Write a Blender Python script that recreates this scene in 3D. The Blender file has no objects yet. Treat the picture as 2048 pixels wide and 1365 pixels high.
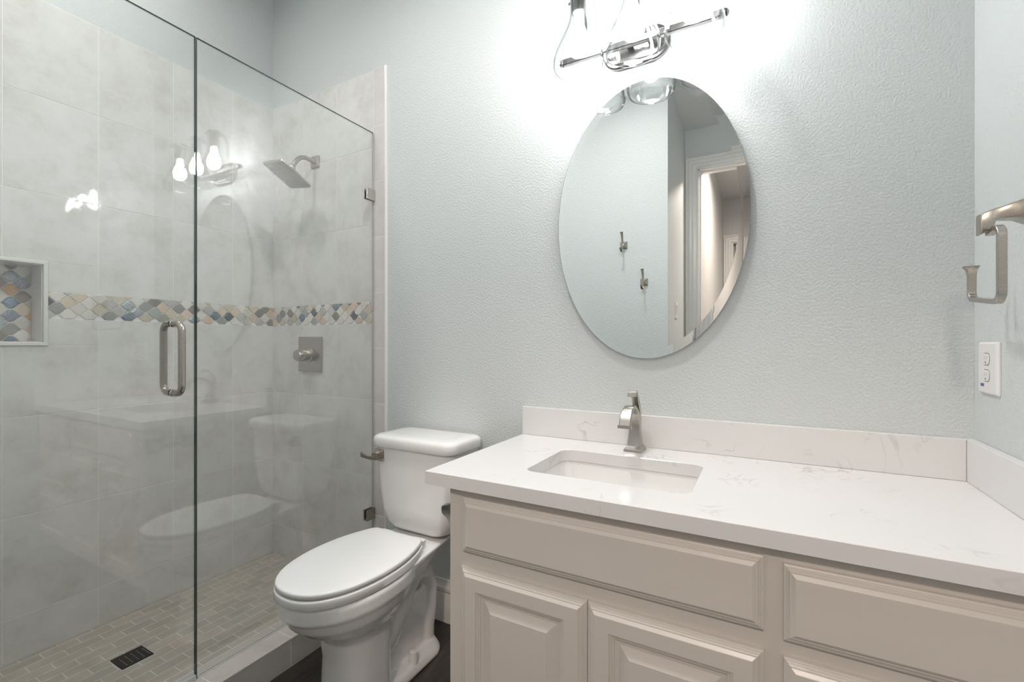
import bpy, bmesh, math, random
from mathutils import Vector
random.seed(7)
C = bpy.context.scene.collection
PI = math.pi
# ---------------------------------------------------------------- camera
YAW = 28.727
cam = bpy.data.cameras.new('camera'); co = bpy.data.objects.new('camera', cam); C.objects.link(co)
co.location = (0, -1.5, 1.15); co.rotation_euler = (PI/2, 0, math.radians(YAW))
cam.sensor_width = 36; cam.lens = 914/2048*36; cam.shift_y = 4.5/2048; cam.clip_start = .02
bpy.context.scene.camera = co
# ---------------------------------------------------------------- world, view
w = bpy.data.worlds.new('world'); bpy.context.scene.world = w; w.use_nodes = True
w.node_tree.nodes['Background'].inputs[0].default_value = (.9, .95, 1, 1)
w.node_tree.nodes['Background'].inputs[1].default_value = .05
vs = bpy.context.scene.view_settings
vs.view_transform = 'Standard'; vs.look = 'None'; vs.gamma = 1; vs.use_curve_mapping = False; vs.exposure = .84
# ---------------------------------------------------------------- light levels
BULB = 64.0
CEIL_W = 6.6
SHOWER_W = 3.9
HALL_W = 26.0
def area(name, loc, size, watts, col, rot=(0, 0, 0), shape='DISK', spread=PI):
    l = bpy.data.lights.new(name, 'AREA'); l.shape = shape; l.size = size; l.energy = watts; l.color = col; l.spread = spread
    o = bpy.data.objects.new(name, l); C.objects.link(o); o.location = loc; o.rotation_euler = rot
    return o
area('ceiling_fill_lamp', (-.75, -.76, 3.025), .16, CEIL_W, (1, .985, .97), spread=math.radians(148))  # unseen lamp, added as cool fill for the room
area('shower_fill_lamp', (-1.8, -.95, 3.025), .26, SHOWER_W, (1, .98, .96), spread=math.radians(166))  # unseen lamp, added to brighten the shower
area('hall_light_lamp', (0.12, -2.86, 2.72), .25, HALL_W, (1, .85, .75))
# ---------------------------------------------------------------- helpers
def tag(o, label=None, cat=None, group=None, kind=None):
    if label: o['label'] = label
    if cat: o['category'] = cat
    if group: o['group'] = group
    if kind: o['kind'] = kind
    return o
class MB:
    def __init__(s): s.bm = bmesh.new()
    def face(s, pts, mi=0):
        f = s.bm.faces.new([s.bm.verts.new(p) for p in pts]); f.material_index = mi; return f
    def box(s, x0, x1, y0, y1, z0, z1, mi=0):
        v = [s.bm.verts.new((x, y, z)) for x in (x0, x1) for y in (y0, y1) for z in (z0, z1)]
        for q in ((0,1,3,2),(4,6,7,5),(0,4,5,1),(2,3,7,6),(0,2,6,4),(1,5,7,3)):
            f = s.bm.faces.new([v[i] for i in q]); f.material_index = mi
        return s
    def rings(s, rings, cap0=True, cap1=True, closed=True, mi=0):
        R = [[s.bm.verts.new(p) for p in r] for r in rings]
        n = len(R[0])
        for a, b in zip(R, R[1:]):
            for i in range(n if closed else n-1):
                j = (i+1) % n
                f = s.bm.faces.new((a[i], a[j], b[j], b[i])); f.material_index = mi
        if cap0: s.bm.faces.new(R[0][::-1]).material_index = mi
        if cap1: s.bm.faces.new(R[-1]).material_index = mi
        return s
    def lathe(s, prof, org=(0,0,0), axis='z', n=32, mi=0, caps=(True, True)):
        rs = []
        for r, h in prof:
            ring = []
            for i in range(n):
                a = 2*PI*i/n; p = (r*math.cos(a), r*math.sin(a), h)
                if axis == 'x': p = (h, p[0], p[1])
                if axis == 'y': p = (p[0], h, p[1])
                ring.append((p[0]+org[0], p[1]+org[1], p[2]+org[2]))
            rs.append(ring)
        return s.rings(rs, caps[0], caps[1], mi=mi)
    def tube(s, pts, r, n=16, mi=0):
        pts = [Vector(p) for p in pts]; rs = []
        rr = r if isinstance(r, (list, tuple)) else [r]*len(pts)
        T = [(pts[min(i+1, len(pts)-1)] - pts[max(i-1, 0)]).normalized() for i in range(len(pts))]
        u = T[0].orthogonal().normalized()
        for i, p in enumerate(pts):
            u = (u - T[i]*u.dot(T[i])).normalized(); v = T[i].cross(u)
            rs.append([p + (u*math.cos(2*PI*k/n) + v*math.sin(2*PI*k/n))*rr[i] for k in range(n)])
        return s.rings(rs, mi=mi)
    def strap(s, pts, side, W, T, mi=0, ch=0.0):
        """rectangular section swept along pts; side = unit width axis; W,T width/thickness lists or numbers"""
        pts = [Vector(p) for p in pts]; side = Vector(side); n = len(pts); rs = []
        W = W if isinstance(W, (list, tuple)) else [W]*n; T = T if isinstance(T, (list, tuple)) else [T]*n
        for i, p in enumerate(pts):
            t = (pts[min(i+1, n-1)] - pts[max(i-1, 0)]).normalized(); nn = t.cross(side).normalized()
            a, b = W[i]/2, T[i]/2; c = ch or min(a, b)*.25
            rs.append([p + side*x + nn*y for x, y in ((-a+c,-b),(a-c,-b),(a,-b+c),(a,b-c),(a-c,b),(-a+c,b),(-a,b-c),(-a,-b+c))])
        return s.rings(rs, mi=mi)
    def build(s, name, mats, parent=None, smooth=False, bevel=0, seg=2, auto=None, norm=True):
        if norm: bmesh.ops.recalc_face_normals(s.bm, faces=s.bm.faces)
        me = bpy.data.meshes.new(name); s.bm.to_mesh(me); s.bm.free()
        for m in (mats if isinstance(mats, (list, tuple)) else [mats]): me.materials.append(m)
        o = bpy.data.objects.new(name, me); C.objects.link(o)
        if smooth or bevel:
            for p in me.polygons: p.use_smooth = True
        if smooth and not bevel:
            try: me.set_sharp_from_angle(angle=math.radians(auto or 40))
            except Exception: pass
        if bevel:
            md = o.modifiers.new('bevel', 'BEVEL'); md.width = bevel; md.segments = seg; md.limit_method = 'ANGLE'
            md.angle_limit = math.radians(35); md.harden_normals = True
            try: me.set_sharp_from_angle(angle=math.radians(60))
            except Exception: pass
        if parent:
            o.parent = parent; o.matrix_parent_inverse = parent.matrix_world.inverted() if parent.type != 'EMPTY' else PINV(parent)
        return o
def PINV(p):
    from mathutils import Matrix
    return Matrix.Translation(p.location).inverted()
def thing(name, label, cat, loc, group=None):
    o = bpy.data.objects.new(name, None); C.objects.link(o); o.location = loc; o.empty_display_size = .05
    return tag(o, label, cat, group)
def rrect(cx, cy, hx, hy, r, n=6):
    """rounded rectangle outline in 2D, counter-clockwise"""
    out = []
    for sx, sy, a0 in ((1,1,0),(-1,1,90),(-1,-1,180),(1,-1,270)):
        for k in range(n+1):
            a = math.radians(a0 + 90*k/n)
            out.append((cx + sx*(hx-r) + r*math.cos(a), cy + sy*(hy-r) + r*math.sin(a)))
    return out
# ---------------------------------------------------------------- materials
def mat(name, col, rough=.5, metal=0, coat=0, spec=.5):
    m = bpy.data.materials.new(name); m.use_nodes = True; b = m.node_tree.nodes['Principled BSDF']
    b.inputs['Base Color'].default_value = (*col, 1); b.inputs['Roughness'].default_value = rough
    b.inputs['Metallic'].default_value = metal; b.inputs['Coat Weight'].default_value = coat
    b.inputs['Specular IOR Level'].default_value = spec
    return m
def nd(m, t, **k):
    n = m.node_tree.nodes.new(t)
    for a, v in k.items(): setattr(n, a, v)
    return n
def lk(m, a, b): m.node_tree.links.new(a, b)
def bsdf(m): return m.node_tree.nodes['Principled BSDF']
def obj_coords(m, scale=(1,1,1)):
    t = nd(m, 'ShaderNodeTexCoord'); mp = nd(m, 'ShaderNodeMapping'); mp.inputs['Scale'].default_value = scale
    g = nd(m, 'ShaderNodeNewGeometry'); lk(m, g.outputs['Position'], mp.inputs['Vector']); return mp.outputs['Vector']
def noise(m, vec, scale, detail=3, rough=.5, dist=0):
    n = nd(m, 'ShaderNodeTexNoise'); n.inputs['Scale'].default_value = scale; n.inputs['Detail'].default_value = detail
    n.inputs['Roughness'].default_value = rough; n.inputs['Distortion'].default_value = dist; lk(m, vec, n.inputs['Vector']); return n
def ramp(m, fac, stops):
    r = nd(m, 'ShaderNodeValToRGB'); e = r.color_ramp.elements
    while len(e) < len(stops): e.new(.5)
    for i, (p, c) in enumerate(stops): e[i].position = p; e[i].color = (*c, 1)
    lk(m, fac, r.inputs['Fac']); return r
def bump(m, h, strength, dist):
    b = nd(m, 'ShaderNodeBump'); b.inputs['Strength'].default_value = strength; b.inputs['Distance'].default_value = dist
    lk(m, h, b.inputs['Height']); lk(m, b.outputs['Normal'], bsdf(m).inputs['Normal']); return b
def paint(name, col, rough=.45, tex=.35, sc=150):
    m = mat(name, col, rough); v = obj_coords(m)
    n = noise(m, v, sc, 2, .55); r = ramp(m, n.outputs['Fac'], [(.38, (0,0,0)), (.62, (1,1,1))])
    bump(m, r.outputs['Color'], tex, .0015); return m
M = {}
M['wall'] = paint('wall_paint', (.64, .668, .668), .42, .4)
M['ceiling'] = paint('ceiling_paint', (.70, .72, .715), .6, .35)
M['hallwall'] = paint('hall_wall_paint', (.55, .55, .545), .4, .2)
M['trim'] = mat('trim_paint', (.78, .77, .75), .28)
M['cab'] = mat('cabinet_paint', (.66, .615, .57), .33)
v_ = obj_coords(M['cab']); n_ = noise(M['cab'], v_, 60, 2); bump(M['cab'], n_.outputs['Fac'], .06, .001)
M['china'] = mat('porcelain', (.86, .855, .84), .06, coat=.4)
M['plastic'] = mat('seat_plastic', (.88, .88, .87), .22)
M['outlet'] = mat('outlet_plastic', (.82, .80, .79), .3)
M['slot'] = mat('dark_slot', (.03, .03, .03), .6)
M['blueprint'] = mat('blue_ink', (.12, .13, .32), .5)
def nickel(name, col, rough):
    m = mat(name, col, rough, 1); v = obj_coords(m, (1, 1, 12)); n = noise(m, v, 400, 2)
    r = nd(m, 'ShaderNodeMapRange'); r.inputs[3].default_value = rough-.02; r.inputs[4].default_value = rough+.03
    lk(m, n.outputs['Fac'], r.inputs[0]); lk(m, r.outputs[0], bsdf(m).inputs['Roughness']); return m
M['nickel'] = nickel('brushed_nickel', (.47, .44, .40), .27)
M['nickeldark'] = nickel('dark_nickel', (.40, .36, .31), .25)
M['paperholder'] = mat('nickel_painted_reflection', (.16, .15, .13), .3, 1)  # nickel, with the dark floor's reflection put into its colour
M['chrome'] = mat('polished_nickel', (.70, .68, .65), .12, 1)
M['fixture'] = mat('satin_nickel', (.27, .265, .26), .24, 1)
M['bronze'] = mat('dark_drain_metal', (.035, .033, .028), .35, .7)
M['grout'] = mat('tile_grout', (.86, .85, .83), .6)
# limestone look tile
def tile_mat(name, light, dark, rough):
    m = mat(name, light, rough); v = obj_coords(m)
    at = nd(m, 'ShaderNodeAttribute', attribute_name='rnd')
    off = nd(m, 'ShaderNodeVectorMath', operation='SCALE'); off.inputs['Scale'].default_value = 9
    lk(m, at.outputs['Color'], off.inputs[0])
    ad = nd(m, 'ShaderNodeVectorMath', operation='ADD'); lk(m, v, ad.inputs[0]); lk(m, off.outputs[0], ad.inputs[1])
    n1 = noise(m, ad.outputs[0], 6.5, 9, .68, .12); n2 = noise(m, ad.outputs[0], 45, 6, .7, .1)
    mx = nd(m, 'ShaderNodeMix', data_type='RGBA'); r1 = ramp(m, n1.outputs['Fac'], [(.33, dark), (.52, light), (.72, tuple(min(1, c*1.10) for c in light))])
    r2 = ramp(m, n2.outputs['Fac'], [(.35, tuple(c*.93 for c in light)), (.6, light)])
    mx.inputs['Factor'].default_value = .3; lk(m, r1.outputs['Color'], mx.inputs['A']); lk(m, r2.outputs['Color'], mx.inputs['B'])
    lk(m, mx.outputs['Result'], bsdf(m).inputs['Base Color'])
    bump(m, n1.outputs['Fac'], .04, .002)
    return m
M['tile'] = tile_mat('wall_tile', (.75, .745, .73), (.61, .595, .55), .035)
M['bull'] = tile_mat('bullnose_tile', (.69, .655, .64), (.62, .58, .56), .2)
M['curbtile'] = tile_mat('curb_tile', (.60, .56, .52), (.48, .44, .40), .3)
# mosaic leaf tiles coloured per tile
m = mat('mosaic_tile', (.5,.5,.5), .12); at = nd(m, 'ShaderNodeAttribute', attribute_name='tint'); v = obj_coords(m)
n = noise(m, v, 45, 3, .6, 1.5); mixn = nd(m, 'ShaderNodeMix', data_type='RGBA', blend_type='OVERLAY'); mixn.inputs['Factor'].default_value = .2
lk(m, at.outputs['Color'], mixn.inputs['A']); lk(m, n.outputs['Fac'], mixn.inputs['B']); lk(m, mixn.outputs['Result'], bsdf(m).inputs['Base Color'])
M['mosaic'] = m
m = mat('mosaic_glass', (.5,.5,.5), .05, .35, coat=.8); at = nd(m, 'ShaderNodeAttribute', attribute_name='tint'); v = obj_coords(m)
n = noise(m, v, 70, 3, .6, 2.5); mixn = nd(m, 'ShaderNodeMix', data_type='RGBA', blend_type='OVERLAY'); mixn.inputs['Factor'].default_value = .9
lk(m, at.outputs['Color'], mixn.inputs['A']); lk(m, n.outputs['Color'], mixn.inputs['B']); lk(m, mixn.outputs['Result'], bsdf(m).inputs['Base Color'])
bump(m, n.outputs['Fac'], .6, .004)
M['mosaicglass'] = m
# shower floor mosaic (rows run along y)
m = mat('shower_floor_mosaic', (.4,.38,.34), .4); v = obj_coords(m)
mp = nd(m, 'ShaderNodeMapping'); mp.inputs['Rotation'].default_value = (0, 0, PI/2); mp.inputs['Location'].default_value = (.042, .0015, 0); lk(m, v, mp.inputs['Vector'])
br = nd(m, 'ShaderNodeTexBrick'); br.inputs['Scale'].default_value = 1; br.inputs['Brick Width'].default_value = .098; br.inputs['Row Height'].default_value = .0485
br.inputs['Mortar Size'].default_value = .0018; br.inputs['Mortar Smooth'].default_value = .2; br.offset = .5; br.inputs['Bias'].default_value = 0
br.inputs['Color1'].default_value = (.60,.535,.465,1); br.inputs['Color2'].default_value = (.49,.46,.40,1); br.inputs['Mortar'].default_value = (.76,.73,.67,1)
lk(m, mp.outputs['Vector'], br.inputs['Vector'])
n = noise(m, v, 16, 4, .6, .5); mx = nd(m, 'ShaderNodeMix', data_type='RGBA', blend_type='MULTIPLY'); mx.inputs['Factor'].default_value = .55
r = ramp(m, n.outputs['Fac'], [(.3, (.74,.73,.71)), (.65, (1,1,1))]); lk(m, br.outputs['Color'], mx.inputs['A']); lk(m, r.outputs['Color'], mx.inputs['B'])
lk(m, mx.outputs['Result'], bsdf(m).inputs['Base Color']); bump(m, br.outputs['Fac'], -.4, .001)
M['sfloor'] = m
# dark wood-look floor planks running along y
m = mat('dark_plank_floor', (.06,.05,.04), .38); v = obj_coords(m)
mp = nd(m, 'ShaderNodeMapping'); mp.inputs['Rotation'].default_value = (0, 0, PI/2); lk(m, v, mp.inputs['Vector'])
br = nd(m, 'ShaderNodeTexBrick'); br.inputs['Scale'].default_value = 1; br.inputs['Brick Width'].default_value = .9; br.inputs['Row Height'].default_value = .15
br.inputs['Mortar Size'].default_value = .0015; br.offset = .37
br.inputs['Color1'].default_value = (.050,.042,.037,1); br.inputs['Color2'].default_value = (.036,.031,.028,1); br.inputs['Mortar'].default_value = (.018,.016,.015,1)
lk(m, mp.outputs['Vector'], br.inputs['Vector'])
v2 = obj_coords(m, (30, 3, 3)); n = noise(m, v2, 3, 5, .6, .5); mx = nd(m, 'ShaderNodeMix', data_type='RGBA', blend_type='MULTIPLY'); mx.inputs['Factor'].default_value = .9
r = ramp(m, n.outputs['Fac'], [(.3, (.5,.48,.46)), (.7, (1.4,1.38,1.35))]); lk(m, br.outputs['Color'], mx.inputs['A']); lk(m, r.outputs['Color'], mx.inputs['B'])
lk(m, mx.outputs['Result'], bsdf(m).inputs['Base Color']); bump(m, br.outputs['Fac'], -.4, .001)
M['floor'] = m
# quartz
m = mat('white_quartz', (.80,.785,.76), .14); v = obj_coords(m)
nw = noise(m, v, 5, 4, .6, 1.2); mr = nd(m, 'ShaderNodeMath', operation='SUBTRACT'); lk(m, nw.outputs['Fac'], mr.inputs[0]); mr.inputs[1].default_value = .5
ab = nd(m, 'ShaderNodeMath', operation='ABSOLUTE'); lk(m, mr.outputs[0], ab.inputs[0])
r1 = ramp(m, ab.outputs[0], [(0, (1,1,1)), (.018, (0,0,0))]); ng = noise(m, v, 7, 2); r2 = ramp(m, ng.outputs['Fac'], [(.54, (0,0,0)), (.68, (1,1,1))])
mm = nd(m, 'ShaderNodeMath', operation='MULTIPLY'); lk(m, r1.outputs['Color'], mm.inputs[0]); lk(m, r2.outputs['Color'], mm.inputs[1])
m3 = nd(m, 'ShaderNodeMath', operation='MULTIPLY'); lk(m, mm.outputs[0], m3.inputs[0]); m3.inputs[1].default_value = .8
mx = nd(m, 'ShaderNodeMix', data_type='RGBA'); mx.inputs['A'].default_value = (.765,.755,.745,1); mx.inputs['B'].default_value = (.50,.46,.42,1)
lk(m, m3.outputs[0], mx.inputs['Factor']); lk(m, mx.outputs['Result'], bsdf(m).inputs['Base Color'])
M['quartz'] = m
# clear sheet glass: straight-through pane with Fresnel reflection (same for every ray)
def sheet_glass(name, tint, rough=0.0, boost=1.0):
    m = bpy.data.materials.new(name); m.use_nodes = True; nt = m.node_tree; nt.nodes.remove(bsdf(m)); out = nt.nodes['Material Output']
    g = nd(m, 'ShaderNodeNewGeometry'); mr = nd(m, 'ShaderNodeMapRange'); mr.inputs[3].default_value = 1.5; mr.inputs[4].default_value = 1/1.5
    lk(m, g.outputs['Backfacing'], mr.inputs[0]); fr = nd(m, 'ShaderNodeFresnel'); lk(m, mr.outputs[0], fr.inputs['IOR'])
    t = nd(m, 'ShaderNodeBsdfTransparent'); t.inputs[0].default_value = (*tint, 1)
    gl = nd(m, 'ShaderNodeBsdfGlossy'); gl.inputs['Roughness'].default_value = rough; gl.inputs[0].default_value = (1, 1, 1, 1)
    mx = nd(m, 'ShaderNodeMixShader'); ml = nd(m, 'ShaderNodeMath', operation='MULTIPLY'); ml.inputs[1].default_value = boost; ml.use_clamp = True
    lk(m, fr.outputs[0], ml.inputs[0]); lk(m, ml.outputs[0], mx.inputs[0]); lk(m, t.outputs[0], mx.inputs[1]); lk(m, gl.outputs[0], mx.inputs[2]); lk(m, mx.outputs[0], out.inputs[0])
    return m
M['glass'] = sheet_glass('shower_glass', (.978, .987, .982), 0, 1.9)
M['shade'] = sheet_glass('lamp_glass', (.975, .978, .98), 0, 1.3)
m = M['shade']; lw = nd(m, 'ShaderNodeLayerWeight'); lw.inputs[0].default_value = .5; pw = nd(m, 'ShaderNodeMath', operation='POWER'); pw.inputs[1].default_value = 3
lk(m, lw.outputs['Facing'], pw.inputs[0]); mc = nd(m, 'ShaderNodeMix', data_type='RGBA'); mc.inputs['A'].default_value = (.975, .978, .98, 1); mc.inputs['B'].default_value = (.28, .30, .31, 1)
lk(m, pw.outputs[0], mc.inputs['Factor']); lk(m, mc.outputs['Result'], [n for n in m.node_tree.nodes if n.bl_idname == 'ShaderNodeBsdfTransparent'][0].inputs[0])
M['silicone'] = mat('clear_silicone', (.45, .45, .43), .35)
M['glassedge'] = mat('glass_edge', (.05, .095, .085), .08)
m = bpy.data.materials.new('mirror_glass'); m.use_nodes = True; b = bsdf(m); b.inputs['Transmission Weight'].default_value = 1; b.inputs['Roughness'].default_value = 0
b.inputs['IOR'].default_value = 1.5; b.inputs['Base Color'].default_value = (.985, .995, .99, 1); M['mglass'] = m
M['silver'] = mat('mirror_silver', (.93, .94, .94), 0, 1)
m = bpy.data.materials.new('bulb_glow'); m.use_nodes = True; b = bsdf(m); b.inputs['Emission Color'].default_value = (1, .995, .985, 1); b.inputs['Emission Strength'].default_value = BULB; M['bulb'] = m
m = bpy.data.materials.new('fill_downlight_glow'); m.use_nodes = True; b = bsdf(m); b.inputs['Emission Color'].default_value = (1, .97, .93, 1); b.inputs['Emission Strength'].default_value = 3; M['down'] = m  # glowing lens of the added ceiling fill lights
# ---------------------------------------------------------------- room dimensions
FZ = .022; XL = -2.252; XR = .448; CZ = 3.05; YF = -1.55; XV = -.528; YD = -2.30
XG = -1.522; XT = -1.447; SF = .055
NY0, NY1, NZ0, NZ1, ND = -1.19, -.875, 1.154, 1.430, .098   # niche opening in the left wall
def struct(o): return tag(o, kind='structure')
# floor
struct(MB().box(XT+.004, XR+.15, -5.2, .12, -.1, FZ).build('floor', M['floor']))
sf = MB().box(XL-.05, -1.565, YF-.02, .05, -.1, SF).build('floor_shower', M['sfloor']); struct(sf)
# painted walls
struct(MB().box(XL-.2, XR+.15, 0, .12, -.1, CZ+.1).build('wall_back', M['wall']))
struct(MB().box(XR, XR+.12, -2.42, 0, -.1, CZ+.1).build('wall_right', M['wall']))
b = MB(); x0 = XL-.22; th = .004
for (ya, yb, za, zb) in ((YF-.3, NY0, -.1, CZ+.1), (NY1, 0, -.1, CZ+.1), (NY0, NY1, -.1, NZ0), (NY0, NY1, NZ1, CZ+.1)): b.box(x0, XL-.0005, ya, yb, za, zb)
b.box(x0, XL-ND-.004, NY0, NY1, NZ0, NZ1)
wl = b.build('wall_left', M['wall']); struct(wl)
wf = MB().box(XL-.22, XV, YF-.10, YF, -.1, CZ+.1).build('wall_front', M['wall']); struct(wf)
struct(MB().box(XV-.10, XV, YD-.02, YF-.10, -.1, CZ+.1).build('wall_entry', M['wall']))
DX0, DX1, DZ = -.437, .36, 2.49
b = MB(); b.box(XV-.1, DX0-.012, YD-.12, YD, -.1, CZ); b.box(DX1+.012, XR+.12, YD-.12, YD, -.1, CZ); b.box(DX0-.012, DX1+.012, YD-.12, YD, DZ+.012, CZ)
struct(b.build('wall_door', M['wall']))
struct(MB().box(XL-.22, XR+.15, YF-.1, .12, CZ, CZ+.1).build('ceiling', M['ceiling']))
struct(MB().box(XV-.1, XR+.12, YD-.12, YF-.001, 2.806, CZ+.1).build('ceiling_entry', M['ceiling']))
# hall beyond the door
struct(MB().box(-.53, -.425, -4.70, YD-.12, -.1, 2.95).build('wall_hall_left', M['hallwall']))
struct(MB().box(.95, 1.05, -4.70, YD-.12, -.1, 2.95).build('wall_hall_right', M['hallwall']))
struct(MB().box(XR+.12, 1.05, YD-.14, YD-.10, -.1, 2.95).build('wall_hall_near', M['hallwall']))
struct(MB().box(XR+.14, 1.05, -5.2, YD-.1, -.1, FZ).build('floor_hall', M['floor']))
b = MB(); b.box(-.53, -.33, -4.80, -4.70, -.1, 2.95); b.box(.47, 1.05, -4.80, -4.70, -.1, 2.95); b.box(-.33, .47, -4.80, -4.70, 2.40, 2.95)
struct(b.build('wall_hall_end', M['hallwall']))
struct(MB().box(-.53, 1.05, -5.2, YD-.12, 2.91, 3.0).build('ceiling_hall', M['ceiling']))
# door casings : stepped moulding swept round the opening
def casing(x0, x1, z1, y, out, wid, name, parent=None, fz=FZ, depth=.10):
    prof = [(0, 0), (0, .012), (.006, .014), (.012, .010), (.030, .012), (.036, .016), (.044, .012), (.055, .014), (.062, .020), (.070, .016), (.078, .022), (wid, .022), (wid, 0)]
    rings = []
    for path in ('l', 'tl', 'tr', 'r'):
        ring = []
        for d, h in prof:
            yy = y + out*h
            if path == 'l': ring.append((x0-d, yy, fz))
            if path == 'tl': ring.append((x0-d, yy, z1+d))
            if path == 'tr': ring.append((x1+d, yy, z1+d))
            if path == 'r': ring.append((x1+d, yy, fz))
        rings.append(ring)
    b = MB(); b.rings(rings, True, True)
    return b
cs = casing(DX0, DX1, DZ, YD, 1, .087, 'x').build('door_1', M['trim'], auto=20, smooth=True); struct(cs)
b = MB(); b.box(DX0-.012, DX0+.008, YD-.12, YD, FZ, DZ+.01); b.box(DX1-.008, DX1+.012, YD-.12, YD, FZ, DZ+.01); b.box(DX0-.012, DX1+.012, YD-.12, YD, DZ-.008, DZ+.012)
b.box(DX0+.008, DX0+.020, YD-.08, YD-.045, FZ, DZ-.02); b.box(DX0+.008, DX1-.008, YD-.08, YD-.045, DZ-.020, DZ-.008)
b.build('door_jamb', M['trim'], cs)
cs2 = casing(-.33, .47, 2.38, -4.70, 1, .087, 'x').build('door_2', M['trim'], auto=20, smooth=True); struct(cs2)
b = MB(); b.box(-.33, -.31, -4.80, -4.70, FZ, 2.40); b.box(.45, .47, -4.80, -4.70, FZ, 2.40); b.box(-.31, .45, -4.80, -4.70, 2.37, 2.40); b.build('door_jamb', M['trim'], cs2)
b = MB(); b.box(-.285, .45, -4.79, -4.755, FZ+.01, 2.37); b.build('door_panel', M['trim'], cs2, bevel=.002)
struct(MB().box(-.4, 1.05, -5.2, -4.81, FZ, 2.95).build('wall_beyond', M['hallwall']))
# baseboard on the back wall
def baseboard(name, pts):
    prof = [(0, 0), (.013, 0), (.013, .110), (.010, .118), (.014, .126), (.014, .138), (.008, .150), (.006, .168), (0, .170)]
    b = MB(); b.rings([[(x, y - d, FZ + h) if axis == 'y' else (x + d, y, FZ + h) for d, h in prof] for x, y, axis in pts]); return struct(b.build(name, M['trim'], smooth=True, auto=25))
baseboard('baseboard_back', [(XT, 0, 'y'), (-.72, 0, 'y')])
baseboard('baseboard_entry', [(XV, YD+.023, 'x'), (XV, YF, 'x')])
b = MB(); b.box(XT+.02, XV, YF, YF+.013, FZ, FZ+.15); struct(b.build('baseboard_front', M['trim'], bevel=.003))
# ---------------------------------------------------------------- shower tiling
def set_attr(me, name, cols):
    a = me.color_attributes.new(name, 'FLOAT_COLOR', 'CORNER')
    for p in me.polygons:
        for li in p.loop_indices: a.data[li].color = (*cols[p.index], 1)
def tiles(name, mapf, us, vs_, parent, material, holes=(), h=.0010, gap=.0014):
    """grid of thin tiles; mapf(u, v, d) -> world; holes = list of (u0,u1,v0,v1) rectangles cut out"""
    b = MB(); cols = []
    def piece(u0, u1, v0, v1, c, g=(1,1,1,1)):
        if u1-u0 < .004 or v1-v0 < .004: return
        a0, a1, c0, c1 = u0+gap*g[0], u1-gap*g[1], v0+gap*g[2], v1-gap*g[3]; e = min(.0008, h*.5)
        rs = [[mapf(x, y, d) for x, y in ((a0+i, c0+i), (a1-i, c0+i), (a1-i, c1-i), (a0+i, c1-i))] for i, d in ((0, 0), (0, h-e), (e, h))]
        n0 = len(b.bm.faces); b.rings(rs, False, True); cols.extend([c]*(len(b.bm.faces)-n0))
    for u0, u1 in zip(us, us[1:]):
        for v0, v1 in zip(vs_, vs_[1:]):
            c = (random.random(), random.random(), random.random())
            rects = [(u0, u1, v0, v1)]
            for (a, bb, cc, d) in holes:
                nr = []
                for (p, q, r, s_) in rects:
                    if q <= a or p >= bb or s_ <= cc or r >= d: nr.append((p, q, r, s_)); continue
                    y0_, y1_ = max(r, cc), min(s_, d)
                    if r < cc: nr.append((p, q, r, cc))
                    if s_ > d: nr.append((p, q, d, s_))
                    if p < a: nr.append((p, a, y0_, y1_))
                    if q > bb: nr.append((bb, q, y0_, y1_))
                rects = nr
            for rr in rects: piece(*rr, c)
    b.bm.faces.ensure_lookup_table()
    me_ = b.build(name, material, parent)
    set_attr(me_.data, 'rnd', cols); return me_
ROWS = [SF, .207, .552, .896, 1.240]; ROWS2 = [1.337, 1.683, 2.027, 2.372]
TH = .0018
mapL = lambda u, v, d: (XL + TH + d, u, v)
mapB = lambda u, v, d: (u, -TH - d, v)
mapF = lambda u, v, d: (u, YF + TH + d, v)
frame_o = .013
LY = [-1.55, -1.484, -1.229, -.974, -.719, -.464, -.209, -.0015]
BX = [-2.2495, -2.0095, -1.766, -1.5225]
hole = [(NY0-frame_o, NY1+frame_o, NZ0-frame_o, NZ1+frame_o)]
wb = bpy.data.objects['wall_back']
# grout beds (children of their walls)
b = MB()
for (ya, yb, za, zb) in ((YF, NY0, SF, 2.372), (NY1, -.001, SF, 2.372), (NY0, NY1, SF, NZ0), (NY0, NY1, NZ1, 2.372)): b.box(XL-.0004, XL+TH, ya, yb, za, zb)
b.build('grout', M['grout'], wl)
MB().box(XL+TH, XT-.002, -TH, .0004, SF, 2.372).build('grout', M['grout'], wb)
MB().box(XL+TH, XT-.002, YF-.0004, YF+TH, SF, 2.372).build('grout', M['grout'], wf)
tiles('wall_tile', mapL, LY, ROWS, wl, M['tile'], hole); tiles('wall_tile', mapL, LY, ROWS2, wl, M['tile'], hole)
tiles('wall_tile', mapB, BX, ROWS, wb, M['tile']); tiles('wall_tile', mapB, BX, ROWS2, wb, M['tile'])
tiles('wall_tile', mapF, [-2.2495, -2.0095, -1.766, -1.5225, -1.452], ROWS+ROWS2[:1], wf, M['tile']); tiles('wall_tile', mapF, [-2.2495, -2.0095, -1.766, -1.5225, -1.452], ROWS2, wf, M['tile'])
# bullnose column at the shower's edge
zz = [FZ, .137]
z = .137+.25
while z < 2.372: zz.append(z); z += .2475
zz[-1] = 2.372
mapBn = lambda u, v, d: (u, -TH - d, v)
MB().box(XG, -1.4545, -.0085, .0004, FZ, 2.371).build('grout', M['grout'], wb)
tiles('bullnose_trim', mapBn, [XG, -1.4545], zz, wb, M['bull'], h=.0075)
b = MB(); b.rings([[(-1.4545, -.0096, z_), (-1.4500, -.0096, z_), (-1.4475, -.0070, z_), (-1.4465, 0, z_), (-1.4545, 0, z_)] for z_ in (FZ, 2.372)]); b.build('edge_trim', mat('trim_tile_edge', (.80, .78, .75), .3), wb)
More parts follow.
